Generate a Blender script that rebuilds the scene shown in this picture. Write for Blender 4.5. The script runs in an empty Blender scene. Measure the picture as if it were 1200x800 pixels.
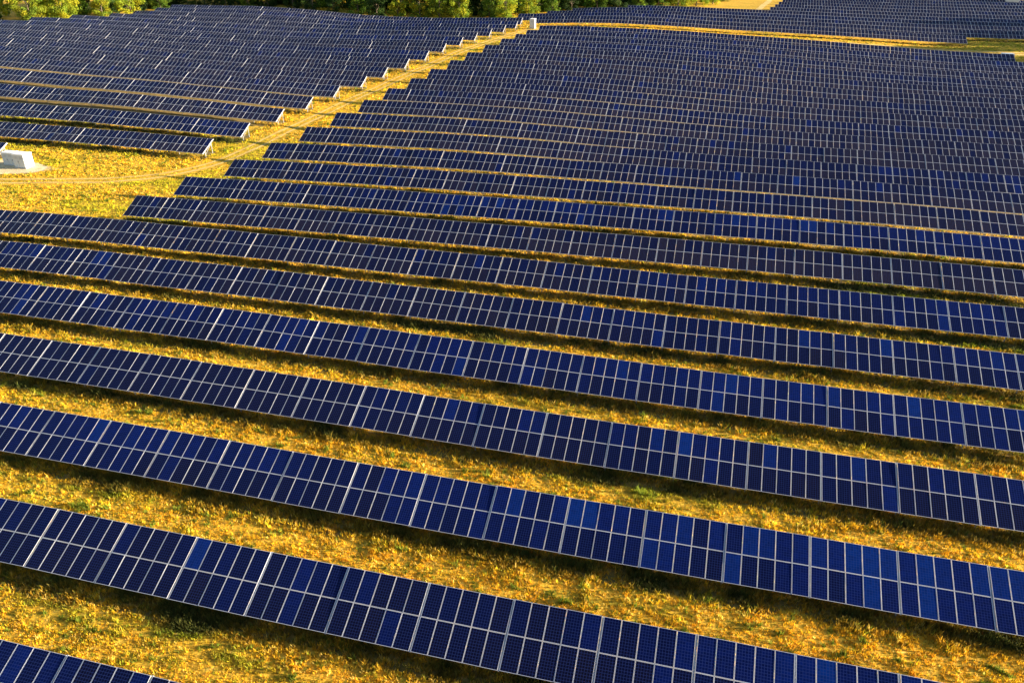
import bpy, math, random
import numpy as np
from mathutils import Vector, Matrix

rnd = random.Random(7)
nr = np.random.default_rng(11)
S = bpy.context.scene
C = S.collection

# ---------------------------------------------------------------- site data
# height of the upper edge of the arrays over the site, 20 m grid (x -320..220, y -40..460)
TOP = np.array([
 [2.14,2.14,2.12,2.07,2.01,1.94,1.89,1.86,1.88,1.93,1.99,2.05,2.08,2.05,1.97,1.84,1.72,1.65,1.63,1.65,1.68,1.73,1.77,1.81,1.84,1.87,1.90,1.92],
 [2.25,2.24,2.20,2.12,2.01,1.89,1.78,1.71,1.70,1.76,1.86,1.97,2.04,2.05,2.02,1.94,1.78,1.65,1.60,1.59,1.61,1.65,1.68,1.72,1.76,1.79,1.83,1.87],
 [2.40,2.39,2.33,2.21,2.04,1.84,1.64,1.50,1.44,1.49,1.61,1.77,1.90,1.96,1.99,1.97,1.80,1.64,1.56,1.53,1.52,1.54,1.57,1.61,1.65,1.69,1.75,1.81],
 [2.59,2.59,2.52,2.36,2.12,1.82,1.51,1.26,1.12,1.12,1.26,1.45,1.65,1.76,1.74,1.70,1.64,1.57,1.51,1.45,1.43,1.44,1.46,1.48,1.52,1.57,1.64,1.72],
 [2.82,2.85,2.78,2.59,2.29,1.90,1.48,1.10,0.84,0.77,0.91,1.18,1.41,1.53,1.45,1.29,1.29,1.30,1.29,1.31,1.34,1.35,1.35,1.35,1.39,1.45,1.54,1.64],
 [3.09,3.18,3.13,2.94,2.61,2.17,1.65,1.14,0.72,0.50,0.64,1.10,1.39,1.43,1.37,1.20,1.07,1.03,1.08,1.21,1.29,1.29,1.26,1.24,1.26,1.34,1.44,1.56],
 [3.37,3.54,3.55,3.40,3.11,2.68,2.12,1.48,0.81,0.28,0.28,0.82,1.24,1.26,1.26,1.29,1.27,1.29,1.34,1.34,1.31,1.26,1.19,1.14,1.16,1.25,1.38,1.52],
 [3.60,3.87,3.98,3.95,3.77,3.42,2.89,2.16,1.19,0.31,0.11,0.40,0.75,1.06,1.32,1.56,1.76,1.81,1.65,1.42,1.28,1.22,1.16,1.10,1.12,1.22,1.36,1.50],
 [3.72,4.08,4.34,4.48,4.49,4.31,3.93,3.29,2.28,1.38,1.23,1.10,0.92,1.33,1.69,1.66,1.65,1.62,1.42,1.23,1.17,1.16,1.15,1.13,1.17,1.28,1.40,1.54],
 [3.74,4.18,4.60,4.94,5.16,5.19,5.06,4.75,4.07,3.41,3.21,2.63,1.92,2.05,2.15,1.66,1.23,1.11,1.09,1.09,1.09,1.10,1.14,1.20,1.28,1.38,1.49,1.61],
 [3.72,4.22,4.75,5.26,5.67,5.91,5.95,5.85,5.41,4.73,4.18,3.39,2.77,2.85,2.78,2.20,1.52,1.09,0.99,1.04,1.05,1.06,1.14,1.26,1.39,1.51,1.61,1.71],
 [3.67,4.20,4.78,5.37,5.96,6.42,6.49,6.17,5.57,4.82,4.19,3.64,3.38,3.50,3.46,3.01,2.21,1.40,1.06,1.08,1.08,1.07,1.18,1.36,1.53,1.66,1.76,1.84],
 [3.60,4.11,4.68,5.29,5.92,6.50,6.63,6.12,5.38,4.74,4.29,4.11,4.20,4.32,4.25,3.89,3.08,2.07,1.47,1.29,1.17,1.15,1.30,1.52,1.71,1.85,1.94,1.99],
 [3.55,4.01,4.53,5.06,5.57,6.02,6.17,5.77,5.20,4.77,4.50,4.60,4.93,4.99,4.79,4.47,3.74,2.69,1.83,1.33,1.14,1.25,1.51,1.77,1.96,2.09,2.14,2.15],
 [3.53,3.93,4.37,4.81,5.19,5.46,5.52,5.29,4.99,4.64,4.28,4.42,4.81,4.84,4.83,4.69,4.05,3.13,2.16,1.40,1.20,1.52,1.89,2.13,2.28,2.36,2.36,2.32],
 [3.54,3.90,4.25,4.61,4.94,5.16,5.22,5.24,5.28,4.76,3.88,3.82,4.32,4.75,5.17,5.03,4.41,3.87,3.14,2.32,2.16,2.44,2.55,2.59,2.64,2.64,2.59,2.49],
 [3.58,3.90,4.18,4.46,4.76,4.99,5.16,5.42,5.66,5.00,3.76,3.38,3.81,4.62,5.45,5.34,4.71,4.39,3.95,3.45,3.41,3.41,3.18,3.03,2.99,2.92,2.80,2.64],
 [3.56,3.86,4.08,4.31,4.57,4.83,5.03,5.25,5.34,4.77,3.79,3.28,3.37,4.09,5.03,5.12,4.66,4.31,3.96,3.69,3.67,3.60,3.46,3.37,3.28,3.15,2.96,2.75],
 [3.43,3.68,3.88,4.09,4.34,4.60,4.79,4.88,4.78,4.37,3.80,3.42,3.36,3.81,4.50,4.73,4.58,4.36,4.04,3.79,3.71,3.69,3.68,3.63,3.50,3.30,3.06,2.80],
 [3.21,3.41,3.60,3.81,4.06,4.31,4.51,4.57,4.45,4.16,3.82,3.56,3.52,3.77,4.17,4.42,4.51,4.43,4.20,4.01,3.95,3.94,3.93,3.84,3.64,3.38,3.09,2.81],
 [2.97,3.13,3.29,3.49,3.72,3.97,4.18,4.28,4.24,4.07,3.85,3.66,3.61,3.74,3.98,4.20,4.34,4.35,4.25,4.19,4.20,4.24,4.20,4.00,3.71,3.40,3.08,2.79],
 [2.73,2.85,2.99,3.16,3.37,3.61,3.82,3.97,4.03,4.00,3.89,3.74,3.67,3.73,3.88,4.06,4.19,4.24,4.24,4.26,4.34,4.43,4.33,4.04,3.69,3.35,3.02,2.73],
 [2.51,2.61,2.71,2.85,3.04,3.25,3.47,3.66,3.79,3.86,3.85,3.76,3.68,3.70,3.81,3.95,4.07,4.12,4.13,4.17,4.23,4.27,4.15,3.88,3.56,3.23,2.92,2.65],
 [2.33,2.40,2.48,2.60,2.75,2.94,3.15,3.34,3.50,3.63,3.67,3.64,3.59,3.61,3.69,3.81,3.91,3.94,3.94,3.95,3.97,3.94,3.83,3.62,3.35,3.06,2.79,2.54],
 [2.20,2.25,2.31,2.40,2.52,2.68,2.86,3.04,3.21,3.33,3.40,3.41,3.41,3.43,3.49,3.57,3.64,3.66,3.66,3.66,3.65,3.60,3.49,3.32,3.10,2.86,2.63,2.43],
 [2.11,2.15,2.19,2.26,2.35,2.48,2.62,2.78,2.92,3.03,3.11,3.15,3.17,3.20,3.23,3.28,3.32,3.33,3.34,3.33,3.31,3.25,3.15,3.01,2.83,2.65,2.47,2.32]])
CAM_Z = 36.7416
PITCH, YAW, F = math.radians(28.7187), math.radians(-14.2647), 933.297
TILT = math.radians(23.94)
W = 4.052
PITCH_X = 5.2
Y1, DY = 28.6905, 9.9060
CT, ST = math.cos(TILT), math.sin(TILT)
LOWER = 0.92


def catmull(p0, p1, p2, p3, t):
    return 0.5 * (2 * p1 + (p2 - p0) * t + (2 * p0 - 5 * p1 + 4 * p2 - p3) * t * t + (3 * p1 - p0 - 3 * p2 + p3) * t ** 3)


def top_z(x, y):
    x = np.asarray(x, float); y = np.asarray(y, float)
    u = np.clip((x + 320) / 20, 0, TOP.shape[1] - 1.001); v = np.clip((y + 40) / 20, 0, TOP.shape[0] - 1.001)
    i = np.floor(u).astype(int); j = np.floor(v).astype(int); fu = u - i; fv = v - j
    g = lambda jj, ii: TOP[np.clip(jj, 0, TOP.shape[0] - 1), np.clip(ii, 0, TOP.shape[1] - 1)]
    r = [catmull(g(j + k, i - 1), g(j + k, i), g(j + k, i + 1), g(j + k, i + 2), fu) for k in (-1, 0, 1, 2)]
    return catmull(r[0], r[1], r[2], r[3], fv)


def ground_z(x, y):
    # terrain under a table whose upper edge is CT*W behind: sampled so that posts are LOWER long at the front edge
    return top_z(x, np.asarray(y, float) + CT * W) - W * ST - LOWER


def gz(x, y):
    return float(ground_z(x, y))


cp, sp, cy_, sy_ = math.cos(PITCH), math.sin(PITCH), math.cos(YAW), math.sin(YAW)
FWD = np.array([sy_ * cp, cy_ * cp, -sp]); RGT = np.array([cy_, -sy_, 0.0]); UPV = np.cross(RGT, FWD)


def img_x(x, y, z):
    q = np.array([x, y, z - CAM_Z])
    return 600 + F * (q @ RGT) / (q @ FWD)

SUN_EL_D, SUN_OFF_D, SKY, EXPO = 11.0, 13.0, 0.05, 2.5

# ---------------------------------------------------------------- helpers
class MB:
    def __init__(self): self.v = []; self.f = []; self.m = []; self.uv = {}
    def quad(self, a, b, c, d, m=0, uv=None):
        n = len(self.v); self.v += [tuple(a), tuple(b), tuple(c), tuple(d)]
        if uv: self.uv[len(self.f)] = uv
        self.f.append((n, n + 1, n + 2, n + 3)); self.m.append(m)
    def hexa(self, p, m=0):
        # p: 8 corners, 0-3 lower ring, 4-7 upper ring
        n = len(self.v); self.v += [tuple(q) for q in p]
        for f in ((3, 2, 1, 0), (4, 5, 6, 7), (0, 1, 5, 4), (1, 2, 6, 5), (2, 3, 7, 6), (3, 0, 4, 7)):
            self.f.append(tuple(n + k for k in f)); self.m.append(m)
    def box(self, x0, x1, y0, y1, z0, z1, m=0, T=None):
        p = [(x0, y0, z0), (x1, y0, z0), (x1, y1, z0), (x0, y1, z0), (x0, y0, z1), (x1, y0, z1), (x1, y1, z1), (x0, y1, z1)]
        if T: p = [T(*q) for q in p]
        self.hexa(p, m)
    def bar(self, a, b, w, d, m=0):
        a = Vector(a); b = Vector(b); ax = (b - a).normalized()
        s = ax.cross(Vector((1, 0, 0)));  s = s if s.length > .05 else ax.cross(Vector((0, 1, 0))); s.normalize()
        t = ax.cross(s).normalized()
        p = [e + s * (i * w / 2) + t * (j * d / 2) for e in (a, b) for i, j in ((-1, -1), (1, -1), (1, 1), (-1, 1))]
        self.hexa(p, m)
    def mesh(self, name, mats):
        me = bpy.data.meshes.new(name)
        me.from_pydata(self.v, [], self.f)
        for k in mats: me.materials.append(k)
        me.polygons.foreach_set('material_index', self.m)
        if self.uv:
            l = me.uv_layers.new(name='UVMap')
            for fi, uvs in self.uv.items():
                p = me.polygons[fi]
                for k, li in enumerate(p.loop_indices): l.data[li].uv = uvs[k]
        me.update()
        return me


def link(name, me, parent=None, loc=(0, 0, 0), rot=(0, 0, 0)):
    o = bpy.data.objects.new(name, me); C.objects.link(o)
    o.location = loc; o.rotation_euler = rot
    if parent: o.parent = parent
    return o


def tag(o, label=None, cat=None, group=None, kind=None):
    if label: o['label'] = label
    if cat: o['category'] = cat
    if group: o['group'] = group
    if kind: o['kind'] = kind
    return o


def N(nt, t, **kw):
    n = nt.nodes.new(t)
    for k, v in kw.items():
        if k == 'in_':
            for kk, vv in v.items(): n.inputs[kk].default_value = vv
        else: setattr(n, k, v)
    return n


def newmat(name):
    m = bpy.data.materials.new(name); m.use_nodes = True
    nt = m.node_tree; nt.nodes.clear()
    out = N(nt, 'ShaderNodeOutputMaterial'); b = N(nt, 'ShaderNodeBsdfPrincipled')
    nt.links.new(b.outputs[0], out.inputs[0])
    return m, nt, b, out


def noise(nt, scale, detail=3, rough=.55, vec=None):
    n = N(nt, 'ShaderNodeTexNoise'); n.inputs['Scale'].default_value = scale
    n.inputs['Detail'].default_value = detail; n.inputs['Roughness'].default_value = rough
    if vec: nt.links.new(vec, n.inputs['Vector'])
    return n.outputs['Fac']


def ramp(nt, fac, stops):
    r = N(nt, 'ShaderNodeValToRGB'); e = r.color_ramp.elements
    e[0].position, e[0].color = stops[0][0], (*stops[0][1], 1)
    e[1].position, e[1].color = stops[-1][0], (*stops[-1][1], 1)
    for p, c in stops[1:-1]:
        k = e.new(p); k.color = (*c, 1)
    nt.links.new(fac, r.inputs[0]); return r.outputs[0]


def mix(nt, fac, a, b, mode='MIX'):
    m = N(nt, 'ShaderNodeMix', data_type='RGBA', blend_type=mode)
    for s, v in ((0, fac), (6, a), (7, b)):
        if isinstance(v, (int, float)): m.inputs[s].default_value = v
        elif isinstance(v, tuple): m.inputs[s].default_value = (*v, 1)
        else: nt.links.new(v, m.inputs[s])
    return m.outputs[2]


def mth(nt, op, a, b=None):
    m = N(nt, 'ShaderNodeMath', operation=op)
    for s, v in ((0, a), (1, b)):
        if v is None: continue
        if isinstance(v, (int, float)): m.inputs[s].default_value = v
        else: nt.links.new(v, m.inputs[s])
    return m.outputs[0]


# ---------------------------------------------------------------- materials
def mat_frame():
    m, nt, b, _ = newmat('anodised_aluminium')
    b.inputs['Base Color'].default_value = (.55, .56, .63, 1)
    b.inputs['Metallic'].default_value = .15; b.inputs['Roughness'].default_value = .42
    return m


def mat_steel():
    m, nt, b, _ = newmat('galvanised_steel')
    tc = N(nt, 'ShaderNodeTexCoord')
    c = ramp(nt, noise(nt, 9, 2, .5, tc.outputs['Object']), [(.35, (.25, .26, .29)), (.65, (.35, .36, .39))])
    nt.links.new(c, b.inputs['Base Color'])
    b.inputs['Metallic'].default_value = .1; b.inputs['Roughness'].default_value = .5
    return m


def mat_cells():
    m, nt, b, _ = newmat('silicon_cells_under_glass')
    uv = N(nt, 'ShaderNodeUVMap'); sx = N(nt, 'ShaderNodeSeparateXYZ'); nt.links.new(uv.outputs[0], sx.inputs[0])
    tone = N(nt, 'ShaderNodeAttribute', attribute_name='tone')
    tv = N(nt, 'ShaderNodeSeparateColor'); nt.links.new(tone.outputs['Color'], tv.inputs[0])
    # grid between the 6 x 12 cells
    def gap(ch, n, w):
        f = mth(nt, 'FRACT', mth(nt, 'MULTIPLY', ch, n)); d = mth(nt, 'ABSOLUTE', mth(nt, 'SUBTRACT', f, .5))
        return mth(nt, 'GREATER_THAN', d, .5 - w)
    g = mth(nt, 'MAXIMUM', gap(sx.outputs[0], 6, .075), gap(sx.outputs[1], 12, .075))
    # fine busbars inside each cell
    bus = gap(sx.outputs[0], 18, .05)
    cell = ramp(nt, tv.outputs[0], [(0, (.0175, .0122, .0145)), (.10, (.0095, .0070, .0105)), (.22, (.0040, .0033, .0120)), (.42, (.0010, .0020, .020)), (.72, (.0008, .0058, .068)), (1, (.0008, .018, .13))])
    wn = N(nt, 'ShaderNodeTexWhiteNoise', noise_dimensions='3D')
    fl = N(nt, 'ShaderNodeVectorMath', operation='FLOOR'); mu = N(nt, 'ShaderNodeVectorMath', operation='MULTIPLY')
    nt.links.new(uv.outputs[0], mu.inputs[0]); mu.inputs[1].default_value = (6, 12, 1)
    nt.links.new(mu.outputs[0], fl.inputs[0])
    ad = N(nt, 'ShaderNodeVectorMath', operation='ADD'); nt.links.new(fl.outputs[0], ad.inputs[0]); nt.links.new(tone.outputs['Color'], ad.inputs[1])
    nt.links.new(ad.outputs[0], wn.inputs['Vector'])
    vary = N(nt, 'ShaderNodeMapRange', in_={'To Min': .8, 'To Max': 1.25}); nt.links.new(wn.outputs['Value'], vary.inputs['Value'])
    vc = N(nt, 'ShaderNodeCombineColor')
    for k in range(3): nt.links.new(vary.outputs[0], vc.inputs[k])
    cell = mix(nt, 1.0, cell, vc.outputs[0], 'MULTIPLY')
    line = mix(nt, .46, cell, (.030, .050, .20))
    c = mix(nt, mth(nt, 'MULTIPLY', bus, .07), cell, (.07, .09, .25))
    c = mix(nt, g, c, line)
    nt.links.new(c, b.inputs['Base Color'])
    b.inputs['Roughness'].default_value = .16; b.inputs['IOR'].default_value = 1.5; b.inputs['Specular IOR Level'].default_value = .09
    # thin film of dust
    tc = N(nt, 'ShaderNodeNewGeometry')
    rr = N(nt, 'ShaderNodeMapRange', in_={'To Min': .10, 'To Max': .30}); nt.links.new(noise(nt, 1.3, 4, .6, tc.outputs['Position']), rr.inputs['Value'])
    nt.links.new(rr.outputs[0], b.inputs['Roughness'])
    return m


def mat_back():
    m, nt, b, _ = newmat('white_backsheet'); b.inputs['Base Color'].default_value = (.62, .62, .6, 1); b.inputs['Roughness'].default_value = .6
    return m


def mat_ground():
    m, nt, b, _ = newmat('dry_meadow')
    g = N(nt, 'ShaderNodeNewGeometry'); pos = g.outputs['Position']
    mp = N(nt, 'ShaderNodeMapping', in_={'Scale': (.22, 1, 1)}); nt.links.new(pos, mp.inputs['Vector'])
    dry = ramp(nt, noise(nt, 1.6, 5, .65, pos), [(.28, (.24, .13, .014)), (.42, (.44, .25, .022)), (.60, (.58, .35, .035)), (.76, (.66, .45, .12))])
    grn = ramp(nt, noise(nt, 2.3, 4, .6, pos), [(.3, (.09, .11, .012)), (.7, (.27, .25, .022))])
    f1 = mth(nt, 'ADD', mth(nt, 'MULTIPLY', noise(nt, .9, 4, .6, mp.outputs[0]), .6), mth(nt, 'MULTIPLY', noise(nt, .05, 3, .5, pos), .5))
    fr = N(nt, 'ShaderNodeMapRange', in_={'From Min': .57, 'From Max': .74}); nt.links.new(f1, fr.inputs['Value'])
    c = mix(nt, fr.outputs[0], dry, grn)
    nt.links.new(c, b.inputs['Base Color']); b.inputs['Roughness'].default_value = .95
    b.inputs['Specular IOR Level'].default_value = .1
    bp = N(nt, 'ShaderNodeBump', in_={'Strength': .55, 'Distance': .15})
    nt.links.new(mth(nt, 'ADD', noise(nt, 2.6, 6, .7, pos), mth(nt, 'MULTIPLY', noise(nt, .7, 3, .6, mp.outputs[0]), 1.2)), bp.inputs['Height'])
    nt.links.new(bp.outputs[0], b.inputs['Normal'])
    return m


def mat_sand(name, a, c2):
    m, nt, b, _ = newmat(name)
    g = N(nt, 'ShaderNodeNewGeometry')
    c = ramp(nt, noise(nt, 1.4, 6, .7, g.outputs['Position']), [(.3, a), (.7, c2)])
    nt.links.new(c, b.inputs['Base Color']); b.inputs['Roughness'].default_value = .95
    bp = N(nt, 'ShaderNodeBump', in_={'Strength': .6, 'Distance': .1}); nt.links.new(noise(nt, 5, 5, .7, g.outputs['Position']), bp.inputs['Height'])
    nt.links.new(bp.outputs[0], b.inputs['Normal'])
    return m


def mat_blades(name, attr, trans=.35, fixed=None):
    m, nt, b, out = newmat(name)
    a = N(nt, 'ShaderNodeAttribute', attribute_name=attr)
    b.inputs['Roughness'].default_value = .8; b.inputs['Specular IOR Level'].default_value = .15
    col = a.outputs['Color']
    if fixed:
        oi = N(nt, 'ShaderNodeObjectInfo')
        hs = N(nt, 'ShaderNodeHueSaturation'); nt.links.new(col, hs.inputs['Color'])
        mr = N(nt, 'ShaderNodeMapRange', in_={'To Min': .75, 'To Max': 1.25}); nt.links.new(oi.outputs['Random'], mr.inputs['Value'])
        nt.links.new(mr.outputs[0], hs.inputs['Value']); col = hs.outputs[0]
    nt.links.new(col, b.inputs['Base Color'])
    t = N(nt, 'ShaderNodeBsdfTranslucent'); nt.links.new(col, t.inputs['Color'])
    ms = N(nt, 'ShaderNodeMixShader', in_={0: trans}); nt.links.new(b.outputs[0], ms.inputs[1]); nt.links.new(t.outputs[0], ms.inputs[2])
    nt.links.new(ms.outputs[0], out.inputs[0])
    return m


def mat_plain(name, col, rough=.5, var=.06):
    m, nt, b, _ = newmat(name)
    tc = N(nt, 'ShaderNodeTexCoord')
    lo = tuple(max(0, c - var) for c in col); hi = tuple(min(.85, c + var) for c in col)
    nt.links.new(ramp(nt, noise(nt, 3, 4, .6, tc.outputs['Object']), [(.3, lo), (.7, hi)]), b.inputs['Base Color'])
    b.inputs['Roughness'].default_value = rough
    return m


FRAME, STEEL, CELLS, BACK = mat_frame(), mat_steel(), mat_cells(), mat_back()
GROUND = mat_ground()
SAND = mat_sand('pale_sandy_wheel_track', (.48, .30, .06), (.62, .43, .13))
GRAVEL = mat_sand('pale_gravel', (.48, .35, .18), (.66, .52, .31))
BLADE = mat_blades('grass_blades', 'tint', .35)
LEAF = mat_blades('tree_leaves', 'tint', .4, True)
BARK = mat_plain('bark', (.10, .075, .05), .9, .03)
WHITE = mat_plain('white_painted_steel', (.56, .59, .63), .45, .02)
WHITE_DOOR = mat_plain('white_painted_door', (.50, .54, .58), .45, .02)
ROOFM = mat_plain('light_roof_steel', (.78, .77, .75), .4, .03)
DARK = mat_plain('dark_vent_metal', (.08, .08, .085), .6, .02)
VENT = mat_plain('grey_louvres', (.42, .43, .44), .6, .03)
CONCRETE = mat_plain('concrete', (.42, .40, .37), .9, .05)

# ---------------------------------------------------------------- ground: one sheet out to the horizon
def axis(a, b, st, lo, hi):
    mid = np.arange(a, b + .1, st)
    left = a - np.geomspace(st, a - lo, 22)[::-1]; right = b + np.geomspace(st, hi - b, 22)
    return np.concatenate([left, mid, right])


gx = axis(-330, 230, 4, -4000, 4000); gy = axis(-60, 470, 4, -3000, 5000)
GX, GY = np.meshgrid(gx, gy)
GZ = ground_z(GX, GY) + .05 * np.sin(GX * .9 + GY * .37) * np.sin(GY * .8 - GX * .21)
nv, nu = GX.shape
me = bpy.data.meshes.new('ground')
vs = np.stack([GX, GY, GZ], -1).reshape(-1, 3)
idx = np.arange(nv * nu).reshape(nv, nu)
fs = np.stack([idx[:-1, :-1], idx[:-1, 1:], idx[1:, 1:], idx[1:, :-1]], -1).reshape(-1, 4)


def fill_mesh(me, v, f):
    k = f.shape[1]
    me.vertices.add(len(v)); me.vertices.foreach_set('co', np.ascontiguousarray(v, np.float32).ravel())
    me.loops.add(f.size); me.loops.foreach_set('vertex_index', np.ascontiguousarray(f, np.int32).ravel())
    me.polygons.add(len(f)); me.polygons.foreach_set('loop_start', np.arange(0, f.size, k, dtype=np.int32))
    me.update(calc_edges=True)


fill_mesh(me, vs, fs)
me.polygons.foreach_set('use_smooth', np.ones(len(fs), bool))
me.materials.append(GROUND)
tag(link('ground', me), kind='structure')

# terrain as meshed (bilinear on the sheet's own grid), so that nothing hovers
def sheet_z(x, y):
    x = np.asarray(x, float); y = np.asarray(y, float)
    i = np.clip(np.searchsorted(gx, x) - 1, 0, nu - 2); j = np.clip(np.searchsorted(gy, y) - 1, 0, nv - 2)
    fu = (x - gx[i]) / (gx[i + 1] - gx[i]); fv = (y - gy[j]) / (gy[j + 1] - gy[j])
    return (GZ[j, i] * (1 - fu) + GZ[j, i + 1] * fu) * (1 - fv) + (GZ[j + 1, i] * (1 - fu) + GZ[j + 1, i + 1] * fu) * fv


def sz(x, y): return float(sheet_z(x, y))


# ---------------------------------------------------------------- tracks
def ribbon(name, pts, off, width, mat, seed, lift=.02):
    r = random.Random(seed)
    P = [Vector(p) for p in pts]; out = []
    for a, b in zip(P[:-1], P[1:]):
        n = max(2, int((b - a).length / 1.2))
        out += [a.lerp(b, k / n) for k in range(n)]
    out.append(P[-1])
    for _ in range(6): out = [out[0]] + [(out[k - 1] + out[k] * 2 + out[k + 1]) / 4 for k in range(1, len(out) - 1)] + [out[-1]]
    v = []; f = []
    for k, p in enumerate(out):
        d = (out[min(k + 1, len(out) - 1)] - out[max(k - 1, 0)]).normalized(); s = Vector((-d.y, d.x))
        w = width * (.75 + .5 * r.random()); o = off + .12 * math.sin(k * .31 + seed)
        for e in (o - w / 2, o, o + w / 2):
            q = p + s * e; v.append((q.x, q.y, sz(q.x, q.y) + lift))
        if k: n = 3 * k; f += [(n - 3, n - 2, n + 1, n), (n - 2, n - 1, n + 2, n + 1)]
    me = bpy.data.meshes.new(name); me.from_pydata(v, [], f); me.materials.append(mat)
    return tag(link(name, me), kind='structure')


TRACK = [(-150, 96), (-126, 98), (-110.5, 100.5), (-102.5, 102.3), (-93, 104.6), (-86, 108.3), (-81.6, 115), (-79.6, 126), (-78.2, 138), (-76.6, 152), (-75.2, 166), (-73.2, 182), (-69.9, 203), (-66.3, 228), (-63.2, 252), (-60, 262)]
LANE = [(-60, 262), (-45, 262), (-25, 262.4), (0, 262.6), (30, 262.6), (60, 262.6), (95, 263), (140, 265)]
SPUR = [(9.5, 322), (10.4, 338), (13.5, 360), (15.6, 376), (18, 395), (22, 440)]
for k, o in enumerate((-.9, .9)):
    ribbon('path', TRACK, o, .6, SAND, 3 + k)
    ribbon('path', LANE, o * 1.5, 1.2, SAND, 13 + k)
ribbon('path', SPUR, 0, 2.2, SAND, 31)

# gravel pad round the cabinets
gv, gf = [], []
na, nrg = 56, 7
for q in range(nrg + 1):
    for k in range(na):
        a = 2 * math.pi * k / na
        e = 1 + .13 * math.sin(3 * a + 1) + .08 * math.sin(7 * a) + (.12 * rnd.random() if q == nrg else 0)
        x, y = -115 + 7.6 * e * q / nrg * math.cos(a), 106.8 + 3.3 * e * q / nrg * math.sin(a)
        gv.append((x, y, sz(x, y) + (.05 if q < nrg else .0)))
        if q: gf.append(((q - 1) * na + k, q * na + k, q * na + (k + 1) % na, (q - 1) * na + (k + 1) % na))
me = bpy.data.meshes.new('gravel_ground'); me.from_pydata(gv, [], gf); me.materials.append(GRAVEL)
tag(link('gravel_ground', me), kind='structure')

# ---------------------------------------------------------------- solar arrays
# frame of a table: x along the row, s up the slope, n out of the panel face; origin at the middle of the lower edge
def T(x, s, n): return (x, s * CT - n * ST, s * ST + n * CT)


PW, PH, GAPX, GAPS = 1.002, 2.008, .020, .022
LIP = .0215


def add_panel(mb, x0, s0, tone_list, tone):
    x1, s1 = x0 + PW, s0 + PH; a, b = x0 + LIP, x1 - LIP; c, d = s0 + LIP, s1 - LIP
    f0 = len(mb.f)
    top = 0.0; gl = -.004; bk = -.038
    for q in (((x0, s0), (x1, s0), (b, c), (a, c)), ((x1, s0), (x1, s1), (b, d), (b, c)), ((x1, s1), (x0, s1), (a, d), (b, d)), ((x0, s1), (x0, s0), (a, c), (a, d))):
        mb.quad(*[T(u, v, top) for u, v in q], m=0)
    for (u0, v0), (u1, v1) in (((x0, s0), (x1, s0)), ((x1, s0), (x1, s1)), ((x1, s1), (x0, s1)), ((x0, s1), (x0, s0))):
        mb.quad(T(u0, v0, bk), T(u1, v1, bk), T(u1, v1, top), T(u0, v0, top), m=0)
    mb.quad(T(a, c, gl), T(b, c, gl), T(b, d, gl), T(a, d, gl), m=1, uv=[(0, 0), (1, 0), (1, 1), (0, 1)])
    mb.quad(T(x0, s1, bk), T(x1, s1, bk), T(x1, s0, bk), T(x0, s0, bk), m=2)
    tone_list += [tone] * (len(mb.f) - f0)


def set_tone(me, tones):
    at = me.color_attributes.new('tone', 'FLOAT_COLOR', 'CORNER')
    arr = []
    for p, t in zip(me.polygons, tones): arr += [t, (t * 7.31) % 1.0, (t * 13.7) % 1.0, 1.0] * p.loop_total
    at.data.foreach_set('color', arr)


def add_purlins(mb):
    for s in (.45, 1.52, 2.5, 3.56):
        mb.box(-PITCH_X / 2 + .05, PITCH_X / 2 - .05, s - .03, s + .03, -.125, -.041, 0, T)


COLX = [-(5 * PW + 4 * GAPX) / 2 + k * (PW + GAPX) for k in range(5)]
ROWS = [0.0, PH + GAPS]


def tone_pick(r, bias, low):
    t = bias + r.gauss(0, .10) + (-.12 if low else .05)
    if r.random() < .05: t += .3
    return min(1, max(0, t))


PANELS = []
for k in range(14):
    mb = MB(); tl = []
    add_panel(mb, 0, 0, tl, (k + .5) / 14)
    me = mb.mesh('solar_panel', [FRAME, CELLS, BACK]); set_tone(me, tl); PANELS.append(me)
mb = MB(); add_purlins(mb); TABLE = mb.mesh('panel_table', [STEEL])
TABLES = []
for k in range(20):
    mb = MB(); tl = []; r = random.Random(100 + k); bias = .10 + .42 * (k / 19)
    for c in range(5):
        for q in range(2): add_panel(mb, COLX[c], ROWS[q], tl, tone_pick(r, bias, q == 0))
    f0 = len(mb.f)
    for s in (.45, 2.5): mb.box(-PITCH_X / 2 + .05, PITCH_X / 2 - .05, s - .03, s + .03, -.125, -.041, 0, T)
    tl += [0] * (len(mb.f) - f0)
    me = mb.mesh('panel_table', [FRAME, CELLS, BACK]); set_tone(me, tl); TABLES.append(me)

# support: rafter in the gap between two tables, two posts, a strut
mb = MB()
mb.box(-.045, .045, -.02, W + .02, -.14, -.043, 0, T)
fs_, rs_ = .75, 3.05
fp, rp = Vector(T(0, fs_, -.14)), Vector(T(0, rs_, -.14))
mb.bar((0, fp.y + .06, -.35), (0, rp.y - .05, rp.z - .15), .05, .05)
RAFTER = mb.mesh('support_frame', [STEEL])
mb = MB(); mb.box(-.035, .035, fp.y - .035, fp.y + .035, -LOWER - .6, fp.z - .03); POSTF = mb.mesh('post', [STEEL])
mb = MB(); mb.box(-.035, .035, rp.y - .035, rp.y + .035, -LOWER - .9, rp.z - .03); POSTR = mb.mesh('post', [STEEL])
mb = MB()
mb.box(-.045, .045, -.02, W + .02, -.14, -.043)
mb.v = [T(x, y, z) for x, y, z in mb.v]
mb.box(-.035, .035, fp.y - .035, fp.y + .035, -LOWER - .6, fp.z - .03)
mb.box(-.035, .035, rp.y - .035, rp.y + .035, -LOWER - .9, rp.z - .03)
SUPPORT = mb.mesh('support_frame', [STEEL])

FOOT = []      # (row y, x0, x1) for the grass


def lower_z(x, i_y):
    return float(top_z(x, i_y + CT * W)) - W * ST


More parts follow.
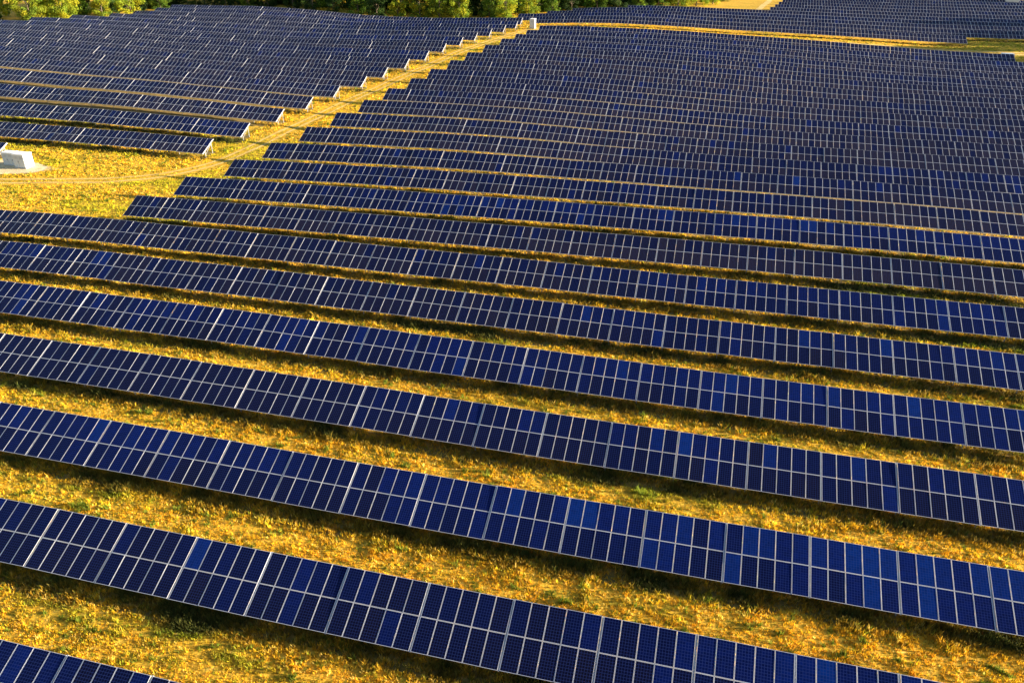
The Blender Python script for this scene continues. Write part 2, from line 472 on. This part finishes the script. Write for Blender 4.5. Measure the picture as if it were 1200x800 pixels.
def solar_array(row, x_start, n, label, group, detail, dy=0.0):
    """one row of n tables from x_start to the right; detail 2: panels and posts are objects, 1: posts are, 0: neither"""
    y = Y1 + DY * (row - 1) + dy
    xm = x_start + n * PITCH_X / 2
    root = bpy.data.objects.new('solar_array', None); C.objects.link(root)
    root.empty_display_size = .5
    zb = lower_z(xm, y) - LOWER
    root.location = (xm, y, zb)
    tag(root, label, 'solar array', group)
    FOOT.append((y, x_start, x_start + n * PITCH_X))
    r = random.Random(row * 31 + int(x_start) + 5000)
    bias = .27 + .08 * math.sin(row * 1.7)
    warm = lambda X: .18 * min(1, max(0, (X + 30) / 70)) * min(1, max(0, (y - 90) / 110)) + .05 * (y > 100)
    z = [lower_z(x_start + k * PITCH_X, y) for k in range(n + 1)]
    z = [a + r.gauss(0, .018) for a in z]
    for k in range(n):
        xa = x_start + k * PITCH_X
        zc = (z[k] + z[k + 1]) / 2; sl = math.atan2(z[k + 1] - z[k], PITCH_X)
        bias = min(.55, max(.08, bias + r.gauss(0, .07)))
        loc = (xa + PITCH_X / 2 - xm, r.gauss(0, .012), zc - zb + r.gauss(0, .005))
        rot = (r.gauss(0, .0035), -sl, r.gauss(0, .0008))
        if detail == 2:
            t = link('panel_table', TABLE, root, loc, rot)
            for c in range(5):
                for q in range(2):
                    tn = tone_pick(r, bias + .10 - warm(xa) + .26 * max(0, min(1, (55 - y) / 30)) * max(0, min(1, (xa + 22 + max(0, 24 - y) * 6) / 34)) - .03 + .06 * max(0, min(1, xa / 25)) * (y < 60), q == 0)
                    tn = max(tn, .27 - max(0, y - 45) * .006 + r.random() * .06)
                    p = link('solar_panel', PANELS[min(13, max(0, int(tn * 14)))], t, T(COLX[c], ROWS[q], r.gauss(0, .002)), (r.gauss(0, .002), r.gauss(0, .002), 0))
        else:
            kk = min(19, max(0, int((bias - warm(xa) - .08) / .47 * 19 + r.gauss(0, 2))))
            link('panel_table', TABLES[kk], root, loc, rot)
    for k in range(n + 1):
        loc = (x_start + k * PITCH_X - xm + (.045 if k == 0 else -.045 if k == n else 0), 0, z[k] - zb)
        if detail:
            s = link('support_frame', RAFTER, root, loc)
            link('post', POSTF, s); link('post', POSTR, s)
        else:
            link('support_frame', SUPPORT, root, loc)
    return root


ORD = ['zeroth', 'first', 'second', 'third', 'fourth', 'fifth', 'sixth', 'seventh', 'eighth', 'ninth', 'tenth', 'eleventh', 'twelfth', 'thirteenth', 'fourteenth', 'fifteenth', 'sixteenth', 'seventeenth', 'eighteenth']


def span(row, x_ref, lo=None, hi=None, margin=70):
    """start and count of tables: x_ref is a table boundary; lo / hi fixed ends, else the edge of the view plus a margin"""
    y = Y1 + DY * (row - 1); z = 0.0
    a = x_ref
    if lo is None:
        while img_x(a, y, z) > -margin and a > x_ref - 400: a -= PITCH_X
    b = x_ref
    if hi is None:
        while img_x(b, y, z) < 1200 + margin: b += PITCH_X
    else:
        b = a + round((hi - a) / PITCH_X) * PITCH_X
    return a, max(1, round((b - a) / PITCH_X))


NEAR = 'solar arrays crossing the whole near field'
RIGHT = 'solar arrays on the right of the dirt track'
LEFT = 'solar arrays on the slope left of the dirt track'
BEYOND = 'solar arrays beyond the sandy cross lane'
near = {0: (-30.2, 'nearest solar array, deep blue, only its top corner showing at bottom left'),
        1: (-34.08, 'second nearest solar array, broad deep blue panels, leaving through the bottom photo edge'),
        2: (-17.03, 'third nearest solar array, blue panels, between two broad golden grass strips'),
        3: (-20.74, 'fourth nearest solar array, blue panels, one golden strip above the third nearest'),
        4: (-29.87, 'fifth solar array from the bottom left corner, dark navy panels between narrowing grass strips'),
        5: (-28.51, 'sixth solar array from the bottom left corner, dark navy, with thin grass strips'),
        6: (-37.44, 'solar array bordering the grass clearing below the white cabinets, running to the left photo edge')}
for i, (xr, lab) in near.items():
    a, n = span(i, xr)
    if i == 0: n = min(n, 12)
    solar_array(i, a, n, lab, NEAR, 2)
Rend = {7: -77.8, 8: -76.7, 9: -74.5, 10: -73.4, 11: -71.7, 12: -70.4, 13: -69.1, 14: -67.9, 15: -66.4, 16: -65.3, 17: -63.8, 18: -62.5, 19: -60.7, 20: -58.9, 21: -57.4, 22: -56.5, 23: -54.9}
for i, x in Rend.items():
    if i == 7: lab = 'navy solar array whose left end stops lowest in the grass clearing'
    elif i == 8: lab = 'navy solar array with its left end in the clearing, second step up'
    elif i == 23: lab = 'dark solar array along the near side of the sandy cross lane'
    else: lab = f'navy solar array right of the dirt track, {ORD[i - 6]} left end up from the clearing'
    a, n = span(i, x, lo=x, hi=76.6 if i == 23 else None)
    solar_array(i, a, n, lab, RIGHT, 2 if i <= 12 else 0)
Lend = {9: -118.54, 10: -84.6, 11: -83.2, 12: -81.5, 13: -80.3, 14: -78.9, 15: -77.0, 16: -75.9, 17: -74.3, 18: -72.7, 19: -71.4, 20: -69.8, 21: -68.6, 22: -67.1, 23: -65.5, 24: -64.2, 25: -65.0}
Lstart = {20: -210.8, 21: -203.6, 22: -198.75, 23: -194.8, 24: -193.7, 25: -195.6}
for i, x in Lend.items():
    if i == 9: lab = 'solar array end showing behind the white cabinets at the left photo edge'
    elif i == 25: lab = 'farthest solar array on the left slope, along the foot of the wood'
    else: lab = f'navy solar array left of the dirt track, {ORD[i - 9]} one above the white cabinets'
    a = x
    y = Y1 + DY * (i - 1)
    if i in Lstart: n = round((x - Lstart[i]) / PITCH_X)
    else:
        n = 1
        while img_x(x - n * PITCH_X, y, 2) > -60: n += 1
    solar_array(i, x - n * PITCH_X, n, lab, LEFT, 2 if i <= 12 else 1)
back = {25: (-62.0, 67.8), 26: (-69.4, None), 27: (-61.5, None), 28: (-54.4, None), 29: (-36.0, None), 30: (13.9, None), 31: (15.9, None), 32: (17.6, None), 33: (19.4, None), 34: (21.2, None), 35: (23, None)}
for i, (x, hi) in back.items():
    if i == 25: lab = 'first solar array beyond the sandy cross lane, ending at the shaded grass patch'
    elif i == 29: lab = 'solar array bordering the yellow meadow and its pale spur track'
    elif i >= 30: lab = f'far solar array stepping back right of the yellow meadow, {ORD[i - 29]} step behind it'
    else: lab = f'far solar array beyond the sandy cross lane, {ORD[i - 24]} row back from it'
    a, n = span(i, x, lo=x, hi=hi)
    solar_array(i, a, n, lab, BEYOND, 0, 3.0)

# ---------------------------------------------------------------- unmown green ground under the tables, dark to paint a wider shadow strip
TURF_SHADE = mat_sand('unmown_turf_and_shade', (.045, .048, .010), (.27, .165, .030))
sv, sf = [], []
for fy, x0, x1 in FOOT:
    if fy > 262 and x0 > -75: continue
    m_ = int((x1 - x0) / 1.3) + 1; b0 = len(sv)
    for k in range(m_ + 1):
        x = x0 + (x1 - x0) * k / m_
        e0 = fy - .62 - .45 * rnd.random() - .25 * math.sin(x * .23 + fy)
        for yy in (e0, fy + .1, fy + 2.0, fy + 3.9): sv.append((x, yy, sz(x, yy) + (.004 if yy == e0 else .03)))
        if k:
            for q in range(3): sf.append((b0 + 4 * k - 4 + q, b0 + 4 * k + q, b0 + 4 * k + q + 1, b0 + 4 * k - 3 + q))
me = bpy.data.meshes.new('turf_shade_ground'); me.from_pydata(sv, [], sf); me.materials.append(TURF_SHADE)
tag(link('turf_shade_ground', me), kind='structure')

# ---------------------------------------------------------------- white cabinets
def cabinet(name, x, y, w, d, h, rz, label, cat, group=None, doors=2):
    root = bpy.data.objects.new(name, None); C.objects.link(root)
    root.location = (x, y, sz(x, y)); root.rotation_euler = (0, 0, rz)
    tag(root, label, cat, group)
    def part(nm, mb, mat, parent=root):
        o = link(nm, mb.mesh(nm, [mat]), parent); return o
    m = MB(); m.box(-w / 2 - .08, w / 2 + .08, -d / 2 - .08, d / 2 + .08, -.5, .14); part('plinth', m, CONCRETE)
    m = MB(); m.box(-w / 2, w / 2, -d / 2, d / 2, .142, h - .12); part('body', m, WHITE)
    m = MB()
    m.box(-w / 2 - .06, w / 2 + .06, -d / 2 - .08, d / 2 + .08, h - .118, h - .03)
    b = [(-w / 2 - .03, -d / 2 - .04, h - .028), (w / 2 + .03, -d / 2 - .04, h - .028), (w / 2 + .03, d / 2 + .04, h - .028), (-w / 2 - .03, d / 2 + .04, h - .028)]
    m.hexa(b + [(-w / 2 + .12, -d / 2 + .12, h + .05), (w / 2 - .12, -d / 2 + .12, h + .05), (w / 2 - .12, d / 2 - .12, h + .05), (-w / 2 + .12, d / 2 - .12, h + .05)])
    part('roof', m, ROOFM)
    dw = (w - .24) / doors
    for k in range(doors):
        x0 = -w / 2 + .10 + k * (dw + .04)
        m = MB(); m.box(x0, x0 + dw, -d / 2 - .035, -d / 2 - .002, .25, h - .25); dr = part('door', m, WHITE_DOOR)
        m = MB(); m.box(x0 + dw - .14, x0 + dw - .09, -d / 2 - .08, -d / 2 - .036, h * .42, h * .42 + .22); part('handle', m, DARK, dr)
        m = MB()
        for q in range(6): m.box(x0 + .22 * dw, x0 + .78 * dw, -d / 2 - .05, -d / 2 - .036, h * .66 + q * .07, h * .66 + q * .07 + .035)
        part('vent', m, VENT, dr)
    return root


yc = 108.2
cabinet('equipment_cabinet', -111.95, 107.5, 2.3, 1.8, 2.35, -.03, 'white equipment cabinet with its bright sunlit end wall facing the clearing', 'cabinet', 'white cabinets on the gravel pad')
cabinet('equipment_cabinet', -114.9, 108.1, 2.3, 1.4, 2.2, -.03, 'lower white equipment cabinet cut by the left photo edge, shaded grey front', 'cabinet', 'white cabinets on the gravel pad')
cabinet('switch_cabinet', -60.3, 264.0, 1.6, 1.6, 2.9, -.05, 'small tall white cabinet standing where the dirt track meets the cross lane', 'cabinet', doors=1)
cabinet('transformer_cabinet', 74.6, 253.4, 3.0, 1.6, 1.9, 0, 'low white cabinet roof peeping over the array end by the shaded grass', 'cabinet')
cabinet('transformer_cabinet', 105.5, 372.0, 4.6, 2.6, 4.4, 0, 'white cabinet at the far top right corner behind the last array', 'cabinet')

# ---------------------------------------------------------------- grass: tufts as real blades
def in_rows(x, y):
    """distance in front of the nearest lower edge (0..), or -1 when under a table; also whether any row is there"""
    under = np.zeros(len(x), bool); front = np.full(len(x), 99.0)
    for fy, x0, x1 in FOOT:
        inx = (x > x0) & (x < x1)
        under |= inx & (y > fy + 2.1) & (y < fy + CT * W + .1)
        dd = fy - y
        sel = inx & (dd > -2.2) & (dd < 3.0)
        front[sel] = np.minimum(front[sel], dd[sel])
    return under, front


def dist_poly(x, y, pts):
    d = np.full(len(x), 1e9)
    for (ax, ay), (bx, by) in zip(pts[:-1], pts[1:]):
        vx, vy = bx - ax, by - ay
        t = np.clip(((x - ax) * vx + (y - ay) * vy) / (vx * vx + vy * vy), 0, 1)
        d = np.minimum(d, np.hypot(x - ax - t * vx, y - ay - t * vy))
    return d


def value_noise(x, y, s, seed):
    r = np.random.default_rng(seed); tab = r.random((256, 256))
    u, v = x / s, y / s; i, j = np.floor(u).astype(int), np.floor(v).astype(int); a, b = u - i, v - j
    a = a * a * (3 - 2 * a); b = b * b * (3 - 2 * b)
    g = lambda p, q: tab[p % 256, q % 256]
    return (g(i, j) * (1 - a) + g(i + 1, j) * a) * (1 - b) + (g(i, j + 1) * (1 - a) + g(i + 1, j + 1) * a) * b


def scatter():
    out = []
    for y0 in range(6, 330, 6):
        dist = math.hypot(y0 + 3, 36)
        rho = GR_RHO * min(1.0, (48 / dist) ** 1.65)
        ya, yb = y0, y0 + 6
        xl, xr = -(yb * .98 + 22), yb * .36 + 24
        if y0 > 130: xl, xr = -(yb * .45 + 22), max(20, yb * .36 + 12)
        n = int(rho * (xr - xl) * 6)
        out.append(np.stack([nr.uniform(xl, xr, n), nr.uniform(ya, yb, n), np.full(n, dist)], 1))
    return np.concatenate(out)


GR_RHO = 62
P = scatter()
under, front = in_rows(P[:, 0], P[:, 1])
dt = np.minimum(dist_poly(P[:, 0], P[:, 1], TRACK), dist_poly(P[:, 0], P[:, 1], LANE))
padm = ((P[:, 0] + 115) / 7.6) ** 2 + ((P[:, 1] - 106.8) / 3.3) ** 2 < 1
rut = (dt < 1.4) & (dt > .45)
keep = (~under) & (~padm) & (~(rut & (nr.random(len(P)) < .6)))
P, front, dt = P[keep], front[keep], dt[keep]
x, y, dist = P.T
n = len(P)
far = np.clip((dist - 48) / 150, 0, 1)
tall = np.clip(1.2 - np.abs(front + .15) / 1.65 + .5 * (value_noise(x, y, 1.3, 15) - .5), 0, 1) * (.3 + .7 * value_noise(x, y, 1.6, 5))     # unmown strip at the front posts, its dark green also paints in shade
patch = value_noise(x, y, 1.1, 1); broad = value_noise(x * .10, y, .9, 2); wide = value_noise(x, y, 22, 3)
h = (.05 + .16 * patch ** 2 + .07 * nr.random(n)) * (1 + .55 * far) + .34 * tall * np.where((x > -60) & (y > 255), .4, 1)
h *= np.where(dt < 2.0, .5, 1)
green = np.clip((broad * .55 + wide * .62 +   .22 * patch - .86) * 3.0, 0, 1)
clear = ((x < -68) & (y > 88) & (y < 135)).astype(float); patchy = value_noise(x * .5, y, 5.5, 37)
green = np.clip(green + clear * np.clip((patchy - .35) * 2.4, 0, .9) + ((x > 60) & (y > 240)) * np.clip(1.1 - np.abs(y - 262.5) * .0 - .9 * np.exp(-((y - 262.5 - .04 * (x - 70)) / 2.2) ** 2), 0, 1) + 1.1 * tall, 0, 1)  # far right patch: shade painted as green, a lit strip left golden
dryc = np.array([.82, .495, .022]); orange = np.array([.75, .36, .016]); straw = np.array([.82, .55, .12]); grn = np.array([.23, .26, .018]); dgrn = np.array([.05, .07, .013])
u = nr.random(n)[:, None]; v = np.clip(.5 * value_noise(x, y, .8, 9) + .75 * value_noise(x * .07, y, .55, 19) - .12, 0, 1)[:, None]
col = dryc * (1 - v) + orange * v
col = np.where(u < .16, straw, col); col = np.where((u > .16) & (u <   .16 + .26 * (patch * .6 + wide * .7)[:, None]), grn * .9, col)
gc0 = np.where(clear[:, None] > 0, np.array([.44, .40, .018]), grn)
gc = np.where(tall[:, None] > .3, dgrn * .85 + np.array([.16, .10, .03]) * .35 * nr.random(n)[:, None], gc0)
col = col * (1 - green[:, None]) + gc * green[:, None]
clump = value_noise(x * .5, y, .24, 23); clump2 = value_noise(x * .7, y, .42, 29)
weed = (clump2 > .84) & (nr.random(n) < .8) & (tall < .2)
col = np.where(weed[:, None], np.array([.13, .17, .016]), col)
h = np.where(weed, h * 1.5 + .05, h)
h *= .75 + .6 * clump
col *= ((.60 + .70 * clump) * (.80 + .42 * value_noise(x * .05, y, .33, 41)))[:, None]
col *= (nr.uniform(.75, 1.3, n) * np.where(nr.random(n) < .10, .45, 1))[:, None]
NB = 5
a = nr.uniform(0, 2 * math.pi, (n, NB)); rad = nr.uniform(0, .11, (n, NB)) * (1 + 1.6 * far)[:, None]
bx = x[:, None] + np.cos(a) * rad; by = y[:, None] + np.sin(a) * rad
bz = sheet_z(bx.ravel(), by.ravel()).reshape(n, NB) - .02
hh = h[:, None] * nr.uniform(.55, 1.25, (n, NB)); lean = hh * nr.uniform(.1, .75, (n, NB)); la = nr.uniform(0, 2 * math.pi, (n, NB))
wd = (.018 + .05 * hh) * (1 + .9 * far)[:, None]; wa = nr.uniform(0, 2 * math.pi, (n, NB))
v0 = np.stack([bx - np.cos(wa) * wd, by - np.sin(wa) * wd, bz], -1); v1 = np.stack([bx + np.cos(wa) * wd, by + np.sin(wa) * wd, bz], -1)
v2 = np.stack([bx + np.cos(la) * lean, by + np.sin(la) * lean, bz + hh], -1)
V = np.stack([v0, v1, v2], 2).reshape(-1, 3)
Fc = np.arange(len(V)).reshape(-1, 3)
me = bpy.data.meshes.new('grass'); fill_mesh(me, V, Fc); me.materials.append(BLADE)
at = me.color_attributes.new('tint', 'FLOAT_COLOR', 'POINT')
cc = np.ones((n, NB * 3, 4), np.float32); cc[..., :3] = np.clip(col, 0, .85)[:, None, :]
at.data.foreach_set('color', cc.ravel())
tag(link('grass', me), kind='stuff')
print('tufts', n, 'blades', n * NB)

# ---------------------------------------------------------------- trees
def tree_meshes(seed, cols, height, spread, dens):
    r = np.random.default_rng(seed)
    # trunk and limbs
    mb = MB(); rr = random.Random(seed)
    def limb(a, b, r0, r1, k=7):
        a = Vector(a); b = Vector(b); ax = (b - a).normalized(); s = ax.orthogonal().normalized(); t = ax.cross(s)
        for q in range(k):
            c0, c1 = 2 * math.pi * q / k, 2 * math.pi * (q + 1) / k
            e = lambda c, ra, o: o + (s * math.cos(c) + t * math.sin(c)) * ra
            mb.quad(e(c0, r0, a), e(c1, r0, a), e(c1, r1, b), e(c0, r1, b))
    limb((0, 0, -.5), (.1, .05, height * .35), .26, .19); limb((.1, .05, height * .35), (0, .1, height * .85), .19, .05)
    tips = []
    for k in range(9):
        z0 = height * rr.uniform(.12, .6); an = rr.uniform(0, 6.28); L = spread * rr.uniform(.45, .85)
        b = (math.cos(an) * L, math.sin(an) * L, z0 + height * rr.uniform(.08, .25)); limb((0, 0, z0), b, .09, .02, 5); tips.append(b)
    trunk = mb.mesh('trunk', [BARK])
    # crown: many leaf clumps through an uneven volume that reaches close to the ground
    nc = 46
    cz = r.uniform(.02, 1.0, nc); prof = np.sin(np.clip(cz, 0, 1) * math.pi * .72 + .75) ** .8
    ca = r.uniform(0, 2 * math.pi, nc); cr = spread * prof * np.sqrt(r.uniform(.15, 1, nc))
    cen = np.stack([np.cos(ca) * cr, np.sin(ca) * cr, cz * height], 1)
    csz = spread * r.uniform(.18, .40, nc)
    nl = dens
    ci = r.integers(0, nc, nl)
    d = r.normal(size=(nl, 3)); d /= np.linalg.norm(d, axis=1)[:, None]
    p = cen[ci] + d * (csz[ci] * r.uniform(.45, 1.08, nl))[:, None] * np.array([1, 1, .8])
    p[:, 2] = np.maximum(p[:, 2], .1)
    nrm = d + r.normal(size=(nl, 3)) * .6; nrm /= np.linalg.norm(nrm, axis=1)[:, None]
    t1 = np.cross(nrm, r.normal(size=(nl, 3))); t1 /= np.linalg.norm(t1, axis=1)[:, None]; t2 = np.cross(nrm, t1)
    sz_ = r.uniform(.14, .30, nl)[:, None]
    V = np.stack([p - t1 * sz_, p - t2 * sz_ * .6, p + t1 * sz_, p + t2 * sz_ * .6], 1).reshape(-1, 3)
    me = bpy.data.meshes.new('crown'); fill_mesh(me, V, np.arange(len(V)).reshape(-1, 4)); me.materials.append(LEAF)
    base = np.array(cols)[r.integers(0, len(cols), nc)][ci] * r.uniform(.75, 1.25, nl)[:, None]
    at = me.color_attributes.new('tint', 'FLOAT_COLOR', 'POINT')
    cc = np.ones((nl, 4, 4), np.float32); cc[..., :3] = base[:, None, :]
    at.data.foreach_set('color', cc.ravel())
    return trunk, me


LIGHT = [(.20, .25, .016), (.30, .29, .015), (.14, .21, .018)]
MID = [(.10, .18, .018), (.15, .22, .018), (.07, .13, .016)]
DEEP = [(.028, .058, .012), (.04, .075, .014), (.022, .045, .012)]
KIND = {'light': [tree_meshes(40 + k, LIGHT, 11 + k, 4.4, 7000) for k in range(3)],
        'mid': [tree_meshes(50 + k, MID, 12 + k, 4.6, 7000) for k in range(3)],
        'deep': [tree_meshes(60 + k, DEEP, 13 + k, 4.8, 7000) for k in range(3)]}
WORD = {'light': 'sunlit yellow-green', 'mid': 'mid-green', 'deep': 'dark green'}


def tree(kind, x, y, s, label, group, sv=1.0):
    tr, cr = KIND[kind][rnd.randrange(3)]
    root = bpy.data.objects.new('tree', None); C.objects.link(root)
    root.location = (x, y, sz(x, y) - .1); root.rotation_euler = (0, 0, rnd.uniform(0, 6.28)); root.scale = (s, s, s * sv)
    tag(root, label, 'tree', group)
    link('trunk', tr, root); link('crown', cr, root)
    return root


TENS = {2: 'twenty', 3: 'thirty'}


def ordinal(n):
    if n <= 18: return ORD[n]
    if n == 19: return 'nineteenth'
    if n % 10 == 0: return {20: 'twentieth', 30: 'thirtieth'}[n]
    return TENS[n // 10] + '-' + ORD[n % 10]


# edge of the wood, left to right in the view: (x, y, kind)
EDGE = [(-233, 228), (-222, 236), (-217, 246), (-211, 255), (-206, 264), (-204, 275), (-201, 286), (-193, 290), (-184, 290.5), (-175, 290), (-166, 291), (-157, 290), (-148, 291), (-140, 290), (-131, 291), (-123, 290), (-115, 291), (-107, 291), (-99, 292), (-91, 293), (-83, 295), (-76, 299), (-70, 306), (-64, 313), (-57, 320), (-49, 326), (-41, 329), (-33, 331), (-26, 335), (-20, 343), (-14, 352), (-8, 361), (-2, 371)]
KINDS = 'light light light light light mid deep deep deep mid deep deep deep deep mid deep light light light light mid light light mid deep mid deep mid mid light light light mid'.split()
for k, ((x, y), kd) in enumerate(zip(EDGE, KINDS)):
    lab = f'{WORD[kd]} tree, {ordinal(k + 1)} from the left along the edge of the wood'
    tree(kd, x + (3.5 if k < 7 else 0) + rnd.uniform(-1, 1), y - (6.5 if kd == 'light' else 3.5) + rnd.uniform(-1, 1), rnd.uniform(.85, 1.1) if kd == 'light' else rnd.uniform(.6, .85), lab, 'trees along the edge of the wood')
# the wood behind reads as one mass
mesh_parts = []
for k, (x, y) in enumerate(EDGE):
    for q in range(3):
        nx, ny = (-.6, .8) if k < 7 else (0, 1) if k < 21 else (-.55, .85)
        dd = 8 + 8.5 * q
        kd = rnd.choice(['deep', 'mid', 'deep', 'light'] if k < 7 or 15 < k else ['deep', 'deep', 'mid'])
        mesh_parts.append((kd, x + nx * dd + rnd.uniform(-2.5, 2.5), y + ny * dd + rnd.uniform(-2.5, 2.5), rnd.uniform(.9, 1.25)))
Vs, Fs, Cs = [], [], []; off = 0
for kd, x, y, s in mesh_parts:
    tr, cr = KIND[kd][rnd.randrange(3)]
    co = np.empty(len(cr.vertices) * 3, np.float32); cr.vertices.foreach_get('co', co); co = co.reshape(-1, 4, 3)
    cl = np.empty(len(cr.vertices) * 4, np.float32); cr.color_attributes['tint'].data.foreach_get('color', cl); cl = cl.reshape(-1, 4, 4)
    sel = nr.random(len(co)) < .45; co = co[sel]; cl = cl[sel]
    a = rnd.uniform(0, 6.28); R2 = np.array([[math.cos(a), -math.sin(a), 0], [math.sin(a), math.cos(a), 0], [0, 0, 1]])
    c0 = co.mean(1, keepdims=True); co = c0 + (co - c0) * 1.5
    co = co.reshape(-1, 3) @ R2.T * s + np.array([x, y, sz(x, y)])
    Vs.append(co); Cs.append(cl.reshape(-1, 4))
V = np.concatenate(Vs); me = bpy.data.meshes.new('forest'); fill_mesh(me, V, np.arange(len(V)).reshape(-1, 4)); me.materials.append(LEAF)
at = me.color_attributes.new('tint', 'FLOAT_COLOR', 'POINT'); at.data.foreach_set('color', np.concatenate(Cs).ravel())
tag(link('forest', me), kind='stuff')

# trees beyond the right edge that throw the long shadows over the far right arrays
for x, y, s in ((108, 252, .85), (113, 262.5, 1.0), (117, 277, 1.15), (116, 284, 1.1), (119, 291, 1.2), (124, 299, 1.0), (121, 308, 1.25), (126, 316, 1.3), (122, 240, .7), (128, 324, 1.1), (131, 283, 1.3), (132, 262, 1.1)):
    x, y = x + 11, y + 2.5
    tree('mid', x, y, s, 'tall tree outside the field beyond its right boundary', 'trees beyond the right boundary of the field')

# ---------------------------------------------------------------- light, sky, camera
SUN_EL = math.radians(SUN_EL_D); OFF = math.radians(SUN_OFF_D)
sd = Vector((math.cos(SUN_EL) * math.cos(OFF), math.cos(SUN_EL) * math.sin(OFF), math.sin(SUN_EL)))
L = bpy.data.lights.new('sun', 'SUN'); L.energy = 5.0; L.angle = math.radians(.53); L.color = (1, .85, .62)
lo = bpy.data.objects.new('sun', L); C.objects.link(lo); lo.location = (60, 20, 80); lo.rotation_euler = sd.to_track_quat('Z', 'Y').to_euler()
w = bpy.data.worlds.new('World'); S.world = w; w.use_nodes = True
nt = w.node_tree; bg = nt.nodes['Background']
sky = nt.nodes.new('ShaderNodeTexSky'); sky.sky_type = 'NISHITA'; sky.sun_disc = False
sky.sun_elevation = SUN_EL; sky.sun_rotation = math.pi / 2 - OFF
sky.air_density = 1.0; sky.dust_density = .6; sky.ozone_density = 1.5
nt.links.new(sky.outputs[0], bg.inputs[0]); bg.inputs[1].default_value = SKY

cam = bpy.data.cameras.new('camera'); cam.sensor_width = 36; cam.lens = F / 1200 * 36; cam.clip_end = 8000; cam.clip_start = .5
co = bpy.data.objects.new('camera', cam); C.objects.link(co); co.location = (0, 0, CAM_Z); co.rotation_euler = (math.pi / 2 - PITCH, 0, -YAW)
S.camera = co
S.view_settings.view_transform = 'Standard'; S.view_settings.look = 'None'; S.view_settings.gamma = 1; S.view_settings.use_curve_mapping = False
S.view_settings.exposure = EXPO
S.cycles.max_bounces = 6; S.cycles.transparent_max_bounces = 4
